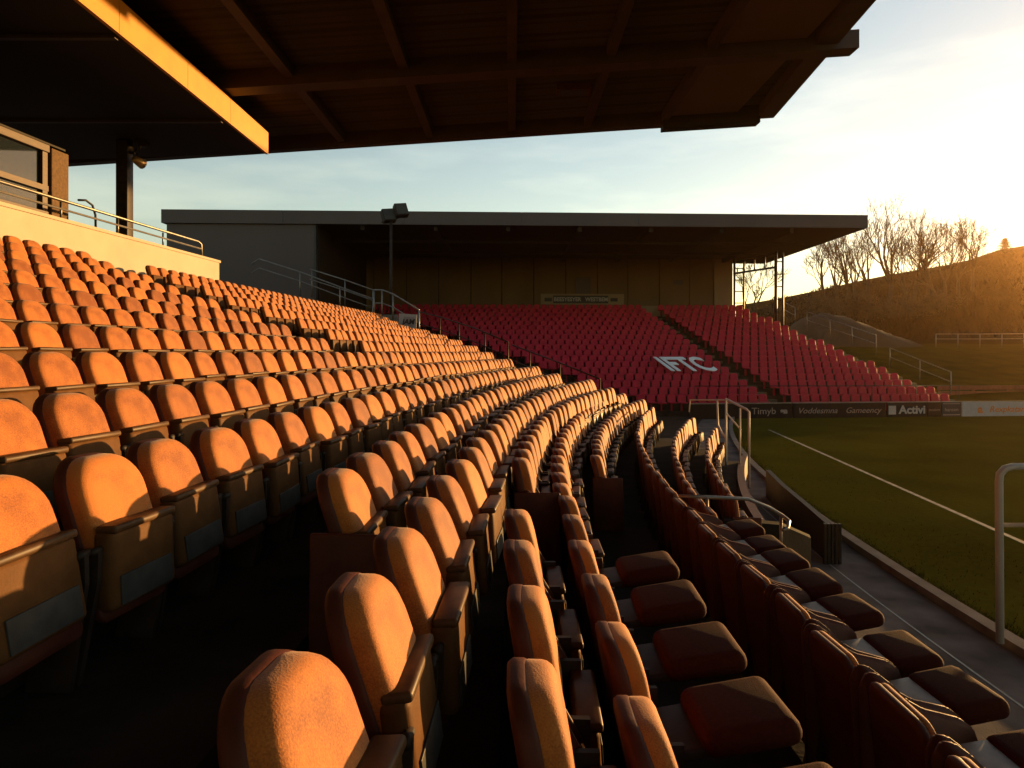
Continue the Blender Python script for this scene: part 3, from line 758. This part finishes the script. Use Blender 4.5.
a = at(675, 279, 46.5); b = at(685, 284, 46.5)
P = fpoly_([a.x, b.x, b.x, a.x], [VB-.05, VB-.05, VB-.01, VB-.01]); t = MB(); t.prism(P, b.z, a.z); x = local(fst, t).build('wall_notice', M['far_fascia'], fst); fixnormals(x.data)
P = fpoly_([4.35, 5.4, 5.4, 4.35], [VB-.06, VB-.06, VB-.005, VB-.005]); t = MB(); t.prism(P, 6.17, 8.15); x = local(fst, t).build('wall_door', M['far_fascia'], fst); fixnormals(x.data)
# roof: fascia in front, soffit behind
UR0, UR1 = -17.5, 18.5
VFr = 2.6
def fpoly(us, vs_): return [(fs(u, v, 0).x, fs(u, v, 0).y) for u, v in zip(us, vs_)]
t = MB(); us_ = [UR0 + (UR1-UR0)*k/6 for k in range(7)]
for k in range(6): t.prism(fpoly([us_[k]+.006, us_[k+1]-.006, us_[k+1]-.006, us_[k]+.006], [VFr, VFr, VFr+.12, VFr+.12]), 9.45, 10.12)
x = local(fst, t).build('roof_fascia', M['far_fascia'], fst); fixnormals(x.data)
t = MB(); t.prism(fpoly([UR0, UR1, UR1, UR0], [VFr+.122, VFr+.122, 17, 17]), 9.45, 10.10)
x = local(fst, t).build('roof_deck', M['far_soffit'], fst); fixnormals(x.data)
for u in [-15 + 3.7*k for k in range(9) if k < 9]:
    t = MB(); t.prism(fpoly([u-.1, u+.1, u+.1, u-.1], [VFr+.3, VFr+.3, 14.5, 14.5]), 9.20, 9.447)
    x = local(fst, t).build('roof_rafter', M['far_soffit'], fst); fixnormals(x.data)
for v in (6, 10):
    t = MB(); t.prism(fpoly([-17, 16.6, 16.6, -17], [v-.1, v-.1, v+.1, v+.1]), 9.06, 9.197)
    x = local(fst, t).build('roof_purlin', M['far_soffit'], fst); fixnormals(x.data)
# left gable wall with pale corner strip
uc = (318-VX)/F*35.0
t = MB(); t.prism(fpoly([-17.3, uc-.02, uc-.02, -17.3], [VFr+.16, VFr+.16, VFr+.4, VFr+.4]), 0, 9.44)
x = local(fst, t).build('gable_wall', M['far_fascia'], fst); fixnormals(x.data)
t = MB(); t.prism(fpoly([uc-.015, uc+.09, uc+.09, uc-.015], [VFr+.12, VFr+.12, VFr+.42, VFr+.42]), 3, 9.44)
x = local(fst, t).build('corner_strip', M['plate'], fst); fixnormals(x.data)
t = MB(); t.prism(fpoly([uc, uc+.14, uc+.14, uc], [VFr+.5, VFr+.5, 14.4, 14.4]), 3, 9.44)
x = local(fst, t).build('side_wall', M['far_soffit'], fst); fixnormals(x.data)
# open steel wind screen on the right
def screen_tube(pts, r): t = MB(); t.tube(pts, r, 6); local(fst, t).build('screen_frame', M['dark_metal'], fst)
A1, A2 = fs(16.95, 11.0, 0), fs(17.15, 11.0, 0)
B1, B2 = fs(15.45, 14.6, 0), fs(15.75, 14.6, 0)
for p, r in ((A1, .10), (A2 + Vector((.25,0,0)), .07), (B1, .08), (B2 + Vector((.35,0,0)), .06)):
    screen_tube([Vector((p.x, p.y, 3.6)), Vector((p.x, p.y, 9.44))], r)
for z in (9.25, 8.45):
    screen_tube([Vector((A1.x, A1.y, z)), Vector((B1.x, B1.y, z))], .07)
for k in range(5):
    p = A1.lerp(B1, k/4); screen_tube([Vector((p.x, p.y, 9.25)), Vector((p.x, p.y, 8.45))], .05)
for z in (8.8, 8.0, 7.2, 6.4):
    for a, b in ((A1, A2+Vector((.25,0,0))), (B1, B2+Vector((.35,0,0)))):
        screen_tube([Vector((a.x, a.y, z)), Vector((b.x, b.y, z))], .035)
# banner on the back wall
bl, br = at(541, 293, 46), at(626, 304, 46)
bn = empty('wall_banner', ((bl.x+br.x)/2, fs((bl.x+br.x)/2, VB-.09, 0).y, br.z), math.atan(SK), 'long white bordered banner on the wall above the red seats', 'banner')
w2 = (br.x-bl.x)/2; hb = bl.z-br.z
t = MB(); t.box((-w2, 0, 0), (w2, .03, hb)); t.build('backing', M['far_wall_pale'], bn)
t = MB(); t.box((-w2*.70, -.012, hb*.14), (w2*.62, -.002, hb*.84)); bd = t.build('dark_band', M['ink'], bn)
for s_, xx in (('BEESYESYER', -.36), ('WESTBEM', .34)):
    me = text_mesh(s_, hb*.50, M['white'], .003, 0, .012); o = link('lettering', me, bd); o.location = (w2*xx, -.018, hb*.48); o.rotation_euler = (math.pi/2, 0, 0)
    o.scale.x = .95
for xx in (-.82, .76):
    t = MB(); t.box((w2*xx-.25, -.012, hb*.3), (w2*xx+.25, -.002, hb*.62)); t.build('side_mark', M['ink'], bn)

# red seats
rs = MB()
rs.add(*slab([(.85,-.03),(1,-.02),(1,.01),(.9,.022),(.5,.008)], outline(.405, .40, .80, .14, .05, 5), 0, .6, tilt=.15, pivot=.8), smooth=True)
rs.box((-.20, .08, .38), (.20, .44, .44), bev=.025)
rs.box((-.03, -.02, .0), (.03, .12, .40))
RED = rs.mesh('plastic_seat', M['red'])
rspots = []
for i in range(NR):
    z, t = frow(i); v = DV*i
    for blk in (0, 1):
        if blk == 0: u = uA(t) - .78; step = -.49; stop = uL(t)
        else: u = uA(t) + .78; step = .49; stop = uR(t)
        c = 0
        while (u - stop)*step < 0:
            c += 1
            p = fs(u, v, z); rspots.append((p, i, blk, c)); u += step
rspots.sort(key=lambda a: a[0].length)
def visible(p):
    px = VX + F*p.x/p.y; py = HY - F*(p.z+.6-H)/p.y
    lim = 305 + (px-420)*.345 if px < 720 else 410
    return py < lim
rs_in = [a for a in rspots if visible(a[0])]
rs_out = [a for a in rspots if not visible(a[0])]
face = math.pi + math.atan(SK)
for p, i, blk, c in rs_in[:300]:
    o = link('plastic_seat', RED); o.location = p; o.rotation_euler = (random.uniform(-.04,.04), 0, face + random.uniform(-.03,.03))
    tag(o, f"red plastic seat, {ordinal(c)} from the aisle in the {ordinal(i+1)} row of the {'open side' if blk else 'wide lettered'} block", 'seat', 'red plastic seats of the far stand')
items = [(Matrix.Translation(p) @ Matrix.Rotation(face + random.uniform(-.03,.03), 4, 'Z') @ Matrix.Rotation(random.uniform(-.05,.05), 4, 'X'), [RED]) for p, i, b_, c in rs_in[300:] + rs_out]
tag(joined('distant_red_seating', items, None, None), 'red seats of the upper rows in the far stand', 'seating', kind='stuff')
# white letters laid over the seats
me = text_mesh('IFTC', 1.5, M['white_seat'], .02, -.55, .03)
lt = link('seat_lettering', me)
pc = fs(9.25, 3.0, 0); tt = 3.0/13.6; lt.location = (pc.x, pc.y - .05, .20 + 5.20*tt + 1.0)
slope = math.atan2(5.20, 13.6)
lt.rotation_euler = (slope, 0, math.atan(SK)); lt.scale = (.84, 1.75, 1)
tag(lt, 'big white letters IFTC fixed across the red seats', 'lettering')

# perimeter boards in front of the far stand
def board(x0, x1, ytop, ybot, m, label, texts, Yoff=0, trim=None):
    Ya = 30.6 + .10*((x0-VX)/F*31.2 - 10) + Yoff; Yb = 30.6 + .10*((x1-VX)/F*32 - 10) + Yoff
    a = at(x0, ybot, Ya); b = at(x1, ybot, Yb); mid = (a+b)/2; ang = math.atan2(b.y-a.y, b.x-a.x); wd = (b-a).xy.length; hh = .66
    ro = empty('advertising_board', (mid.x, mid.y, .0), ang, label, 'advertising board', 'advertising boards round the pitch')
    t = MB(); t.box((-wd/2+.01, 0, 0), (wd/2-.01, .06, hh)); t.build('panel', m, ro)
    t = MB(); t.box((-wd/2+.01, -.02, hh+.002), (wd/2-.01, .08, hh+.04)); t.build('top_rail', M['steel'], ro)
    for s_, fx, size, tm, sh, bold in texts:
        me = text_mesh(s_, size, tm, .003, sh, bold); o = link('lettering', me, ro); o.location = (wd*fx, -.006, hh*.48); o.rotation_euler = (math.pi/2, 0, 0); o.scale = (.92, .84, 1)
    return ro, wd, hh
board(690, 792, 404, 418, M['black'], 'black advertising board with upright glyphs behind the white handrail', [('Timyb', .22, .5, M['grey_print'], 0, .0), ('an', .42, .36, M['grey_print'], 0, .03)])
board(793, 886, 403, 416, M['black'], 'black advertising board with two slanting white script words', [('Voddesmna', -.24, .44, M['grey_print'], .3, 0), ('Gameency', .25, .44, M['grey_print'], .3, 0)])
ro, wd, hh = board(887, 927, 403, 414, M['black'], 'black advertising board with bold white block lettering', [('Activi', .13, .62, M['white'], 0, .02)])
t = MB(); t.box((-wd*.46, -.012, .12), (-wd*.28, -.002, .52)); t.build('logo_block', M['white'], ro)
ro, wd, hh = board(928, 941, 403, 413, M['black'], 'narrow dark advertising board with two grey text lines', [('modern', 0, .2, M['grey_print'], 0, 0)])
ro, wd, hh = board(942, 961, 402, 412, M['ink'], 'small dark advertising board with grey border beside the white one', [('hansen', 0, .28, M['grey_print'], 0, 0)])
t = MB(); t.box((-wd*.45, -.01, .58), (wd*.45, -.002, .61)); t.box((-wd*.45, -.01, .06), (wd*.45, -.002, .10)); t.build('border', M['grey_print'], ro)
board(962, 1110, 401, 411, M['white'], 'white advertising board with orange script lettering by the grass', [('Rexpkatan', -.20, .46, M['orange_print'], .2, .01), ('a', -.38, .6, M['orange_print'], 0, .03)])
fr = railing('front_rail', 'thin tube rail along the lowest row of red seats', [fs(8.5, -.75, 1.42), fs(21.2, -.75, 1.42)], [fs(8.5+2.1*k, -.75, 1.42) for k in range(7)], .018, 0, m='dark_metal', h=1.3)

# side stair rails
railing('side_stair_railing', 'upper grey railing of the side stair beside the mound', [at(807, 312, 42), at(876, 335, 38.5)], [at(807, 312, 42), at(830, 320, 40.8), at(852, 327, 39.44), at(876, 335, 38.5)], .03, .5, h=1.15)
railing('lower_stair_railing', 'lower grey railing of the side stair by the grass bank', [at(890, 348, 37.5), at(951, 372, 34.4)], [at(890, 348, 37.5), at(920, 360, 36), at(951, 372, 34.4)], .03, .5, h=1.1)
railing('back_corner_railing', 'short railing at the stand corner beneath the steel screen', [at(784, 302, 46), at(795, 308, 45)], [at(784, 302, 46), at(795, 308, 45)], .03, .5, h=1.0)

# ------------------------------------------------------------------ beyond: bank, red boards, fence, mound, hill
bk = MB(); NX = 30; rows_ = [(34.5, -.1), (38.6, .9), (44, 1.7), (51, 2.7), (58, 3.35), (75, 3.9)]
vs_ = []
for Y, z in rows_:
    for i in range(NX+1):
        X = 18.5 + i*4.0*(Y/58) + (Y-38)*.10
        vs_.append((X, Y + .16*(X-20)*0, z + .06*math.sin(X*.7+Y)))
bk.add(vs_, [(j*(NX+1)+i, j*(NX+1)+i+1, (j+1)*(NX+1)+i+1, (j+1)*(NX+1)+i) for j in range(len(rows_)-1) for i in range(NX)], smooth=True)
tag(bk.build('grass_bank', M['bank']), kind='structure')
rb = empty('red_barrier', at(985, 398, 37.6), 0, 'low red brown timber barrier at the foot of the grass bank', 'barrier')
for ya, yb in ((386, 390), (391.5, 396)):
    a, b = at(938, yb, 37.4), at(1090, yb, 38.6); t = MB()
    h_ = (yb-ya)/F*38
    t.prism([(a.x, a.y), (b.x, b.y), (b.x, b.y+.06), (a.x, a.y+.06)], a.z, a.z+h_); x = local(rb, t).build('rail_board', M['red_board'], rb); fixnormals(x.data)
for px in (940, 975, 1010, 1045, 1080):
    p = at(px, 386, 37.5 + .008*(px-940)); t = MB(); t.box((p.x-.05, p.y+.08, .3), (p.x+.05, p.y+.18, p.z)); local(rb, t).build('post', M['red_board'], rb)
railing('far_fence', 'pale post and rail fence along the top of the grass bank', [at(936, 334, 58), at(980, 334, 58), at(1110, 333, 58)],
        [at(936 + 22*k, 334, 58) for k in range(8)], .04, .42, m='steel', h=1.15)
mo = MB(); n1, n2 = 28, 14; c0 = at(858, 346, 62); vs_ = []
for j in range(n2+1):
    for i in range(n1+1):
        s_ = i/n1; u = s_*2-1; q = j/n2*2-1
        pr_ = [(0, 0), (.04, .62), (.12, .86), (.28, 1), (.45, .92), (.62, .72), (.8, .5), (.96, .34), (1, .0)]
        prof = next(h0 + (h1-h0)*(s_-a0)/(a1-a0) for (a0, h0), (a1, h1) in zip(pr_, pr_[1:]) if s_ <= a1) * (max(0, 1-q*q))**.6
        vs_.append((c0.x + .6 + u*5.9, c0.y + q*4.5 + 3, 2.6 + prof*4.1 + .07*math.sin(i*1.7+j)))
mo.add(vs_, [(j*(n1+1)+i, j*(n1+1)+i+1, (j+1)*(n1+1)+i+1, (j+1)*(n1+1)+i) for j in range(n2) for i in range(n1)], smooth=True)
tag(mo.build('mound', M['mound']), kind='structure')

RIDGE = [(-900, 325), (300, 322), (600, 318), (740, 306), (790, 297), (830, 286), (900, 274), (960, 262), (1000, 249), (1040, 246), (1090, 256), (1150, 284), (1215, 316), (1500, 330), (2400, 325)]
def ridge_y(px):
    for (a, ya), (b, yb) in zip(RIDGE, RIDGE[1:]):
        if a <= px <= b:
            t = (px-a)/(b-a); t = t*t*(3-2*t)*.5 + t*.5
            return ya + (yb-ya)*t
    return 325
R0_, R1_ = 72.0, 400.0
def hill_z(px, Y):
    zr_ = (HY - ridge_y(px))/F*R1_ + H
    t = max(0, min(1, (Y-R0_)/(R1_-R0_)))
    b = 3.5 if px > 740 else .6
    return b + (zr_-b)*(t**1.15) + .5*math.sin(px*.045+Y*.06)*t*1.2 + .35*math.sin(px*.11-Y*.09)*t
def hill_pt(px, Y): return Vector(((px-VX)/F*Y, Y, hill_z(px, Y)))
hm = MB(); pxs = [-900 + 27.5*i for i in range(121)]; Ys = [72, 80, 92, 106, 124, 145, 170, 200, 235, 275, 320, 365, 400, 430, 480, 560]
vs_ = []
for Y in Ys:
    for px in pxs:
        p = hill_pt(px, Y)
        if Y > R1_: p.z = max(-.2, hill_z(px, R1_)*(1-(Y-R1_)/170))
        vs_.append(p)
W_ = len(pxs)
hm.add(vs_, [(j*W_+i, j*W_+i+1, (j+1)*W_+i+1, (j+1)*W_+i) for j in range(len(Ys)-1) for i in range(W_-1)], smooth=True)
tag(hm.build('hill', M['hill']), kind='structure')

# ------------------------------------------------------------------ trees
def tree_mesh(seed, height, spread=.5, forks=3):
    rg = random.Random(seed); tr, cr_ = MB(), MB()
    def prism(mb, a, b, ra, rb_, n):
        d = (b-a).normalized(); u = d.orthogonal().normalized(); w_ = d.cross(u)
        vs_ = [a+(u*math.cos(6.2832*k/n)+w_*math.sin(6.2832*k/n))*ra for k in range(n)] + [b+(u*math.cos(6.2832*k/n)+w_*math.sin(6.2832*k/n))*rb_ for k in range(n)]
        mb.add(vs_, [(k,(k+1)%n,n+(k+1)%n,n+k) for k in range(n)], True)
    def grow(p, d, L, r, lev):
        nseg = 3; mb = tr if lev < 2 else cr_
        for s_ in range(nseg):
            q = p + d*(L/nseg); r2 = r*(.88 if lev < 4 else .8)
            prism(mb, p, q, max(r, .015), max(r2, .015), 6 if lev < 2 else 3)
            p, r = q, r2
            d = (d + Vector((rg.gauss(0,.09), rg.gauss(0,.09), .11 + rg.gauss(0,.04)))).normalized()
            if lev < 6 and lev > 0 and s_ < 2 and rg.random() < .42:
                ax = d.orthogonal().normalized(); ax.rotate(Matrix.Rotation(rg.random()*6.28, 3, d))
                dd_ = (d + ax*rg.uniform(.4, .8)).normalized()
                grow(p, dd_, L*rg.uniform(.5, .72), r*.6, lev+1)
        if lev < 6:
            for k in range(2 if lev else forks):
                ax = d.orthogonal().normalized(); ax.rotate(Matrix.Rotation(rg.random()*6.28, 3, d))
                dd_ = (d + ax*rg.uniform(.22, spread+.12)).normalized()
                grow(p, dd_, L*rg.uniform(.6, .82), r*.74, lev+1)
    grow(Vector((0,0,-.8)), Vector((rg.gauss(0,.04), rg.gauss(0,.04), 1)), height*.17, height*.0145, 0)
    top_ = max(v[2] for v in cr_.v)
    k = height/top_
    for mb in (tr, cr_): mb.v = [(a*k, b*k, c_*k) for a, b, c_ in mb.v]
    return tr, cr_
TREES = [(838, 165, 303, 246, 31, .4, 'pale thin bare tree behind the slim pair near the roof'), (858, 175, 302, 240, 32, .35, 'faint upright bare tree between the slim pair and the tallest'),
         (914, 170, 306, 234, 33, .45, 'thin bare tree half hidden behind the tallest tree'), (958, 168, 304, 236, 34, .5, 'small bare tree left of the round headed one'),
         (937, 145, 316, 240, 35, .4, 'low bare tree under the twiggy thin tree'),(752, 118, 303, 262, 11, .5, 'bare tree seen through the steel screen of the far stand'),
         (826, 150, 305, 245, 12, .35, 'slim bare tree nearest the far roof corner'),
         (848, 152, 305, 236, 13, .35, 'slender bare tree second from the roof corner'),
         (889, 140, 312, 218, 14, .55, 'tallest broad bare tree on the slope, many trunks'),
         (868, 160, 304, 234, 15, .3, 'narrow bare tree just before the tallest one'),
         (926, 150, 315, 226, 16, .5, 'bare spreading tree standing beyond the tallest tree'),
         (946, 158, 308, 230, 17, .5, 'thin twiggy bare tree between two wider crowns'),
         (972, 175, 300, 231, 18, .6, 'round headed bare tree alone near the glowing hilltop'),
         (905, 130, 318, 238, 19, .45, 'low forked bare tree in front of the tallest tree')]
for px, Y, yb, yt, seed, sp, lab in TREES:
    base = hill_pt(px, Y); top_z = H + (HY-yt)/F*Y
    hgt = (top_z - base.z) * 1.22
    r_ = empty('bare_tree', base, seed, lab, 'tree', 'bare trees on the hillside')
    a, b = tree_mesh(seed, hgt, sp, 4 if seed in (14, 16) else 3)
    a.build('trunk', M['bark'], r_); b.build('crown', M['twig'], r_)
pp = hill_pt(1005, 330); pt = empty('conifer', pp, 0, 'small dark conifer alone on the glowing hilltop', 'tree')
hp = H + (HY-250)/F*330 - pp.z
hp = max(9, hp)
t = MB(); t.tube([(0,0,-.5),(0,0,hp*.95)], .35, 6, r1=.05); t.build('trunk', M['bark'], pt)
rg = random.Random(5); t = MB()
for k in range(1500):
    q = rg.random(); z = hp*(.18+.82*q); rr = hp*.66*(1-q)**.9*(.30+.70*(1-(q*6)%1))*rg.uniform(.2,1); a = rg.random()*6.283
    x_, y_ = rr*math.cos(a), rr*math.sin(a); l_ = rg.uniform(.5,1.1)
    t.add([(x_,y_,z),(x_+l_*math.cos(a)-.3*math.sin(a),y_+l_*math.sin(a)+.3*math.cos(a),z-.25),(x_+l_*math.cos(a)+.3*math.sin(a),y_+l_*math.sin(a)-.3*math.cos(a),z-.3)],[(0,1,2)])
t.build('crown', M['needle'], pt)
def bush(px, Y, wd, hh, seed, lab):
    base = hill_pt(px, Y); r_ = empty('bush', base, 0, lab, 'bush', 'scrubby bushes below the trees')
    rg = random.Random(seed); t = MB(); s2 = MB()
    lobes = [(rg.uniform(-.6,.6)*wd, rg.uniform(-.5,.5)*wd, rg.uniform(.25,.75)*hh, rg.uniform(.25,.5)*hh) for _ in range(9)]
    for k in range(1800):
        lx, ly, lz, lr_ = rg.choice(lobes); v = Vector((rg.gauss(0,1), rg.gauss(0,1), rg.gauss(0,1))).normalized()*lr_*rg.uniform(.6,1.12)
        p = Vector((lx,ly,lz))+v
        if p.z < 0: continue
        a = Vector((rg.gauss(0,1), rg.gauss(0,1), rg.gauss(0,1))).normalized()*rg.uniform(.12,.3); b = a.orthogonal()*.7
        t.add([p-a, p+b, p+a], [(0,1,2)])
    for lx, ly, lz, lr_ in lobes:
        s2.tube([(0,0,-.3),(lx*.5,ly*.5,lz*.6),(lx,ly,lz+lr_*1.0)], .12, 4, r1=.02)
        for _ in range(10):
            v = Vector((rg.gauss(0,.6), rg.gauss(0,.6), 1)).normalized()*lr_*rg.uniform(1,1.6)
            s2.tube([(lx,ly,lz),(lx+v.x,ly+v.y,lz+v.z)], .035, 3, r1=.01)
    t.build('foliage', M['leafbrown'], r_); s2.build('stem', M['twig'], r_)
BU = [(786, 105, 4, 5.0, 'dark bush beside the far stand corner post'), (803, 112, 4, 5.6, 'dark rounded bush next to the corner bush'),
      (822, 118, 4.5, 5.4, 'brown bush under the slim tree nearest the roof'), (845, 122, 4.5, 5.0, 'brown bush behind the crest of the grey mound'),
      (868, 124, 5, 5.0, 'brown scrub bush at the falling side of the mound'), (893, 118, 5, 5.0, 'wide brown bush at the foot of the tallest tree'),
      (918, 126, 5, 4.6, 'brown bush at the foot of the spreading tree'), (941, 132, 4.5, 4.0, 'low brown bush under the thin twiggy tree'),
      (768, 100, 3.5, 4.5, 'bush showing between the steel screen posts'), (746, 104, 3.5, 4.2, 'low bush behind the far stand back post')]
for k, (px, Y, wd, hh, lab) in enumerate(BU): bush(px, Y, wd, hh, 40+k, lab)

rg = random.Random(77); t = MB()
for k in range(14000):
    px = rg.uniform(770, 1240); Y = 84 + 300*rg.random()**1.3
    p = hill_pt(px, Y); p.z -= .1
    dens = .5 + .5*math.sin(px*.06 + Y*.05)*math.cos(px*.023 - Y*.03)
    if rg.random() > dens*.9 + .15: continue
    hh = rg.uniform(.7, 2.4)*(.7 + dens*.5)
    for j in range(4):
        a = rg.random()*6.283; l_ = hh*rg.uniform(.3, .8); q = p + Vector((l_*math.cos(a), l_*math.sin(a), hh*rg.uniform(.6, 1.1)))
        w_ = Vector((-math.sin(a), math.cos(a), 0))*.10*hh
        t.add([p - w_, p + w_, q], [(0,1,2)])
tag(t.build('hillside_undergrowth', M['scrub']), 'dry brown undergrowth covering the hillside', 'undergrowth', kind='stuff')
# ------------------------------------------------------------------ haze
hz = MB(); hz.box((-520, -140, -2), (720, 780, 95))
m, n, l, b = new_mat('haze'); n.remove(b)
pv = n.new('ShaderNodeVolumePrincipled'); pv.inputs['Color'].default_value = (1, .62, .30, 1); pv.inputs['Density'].default_value = .00014; pv.inputs['Anisotropy'].default_value = .80
l.new(pv.outputs[0], n['Material Output'].inputs['Volume'])
ho = hz.build('haze', m); tag(ho, 'warm evening haze over the whole ground', 'haze', kind='stuff')
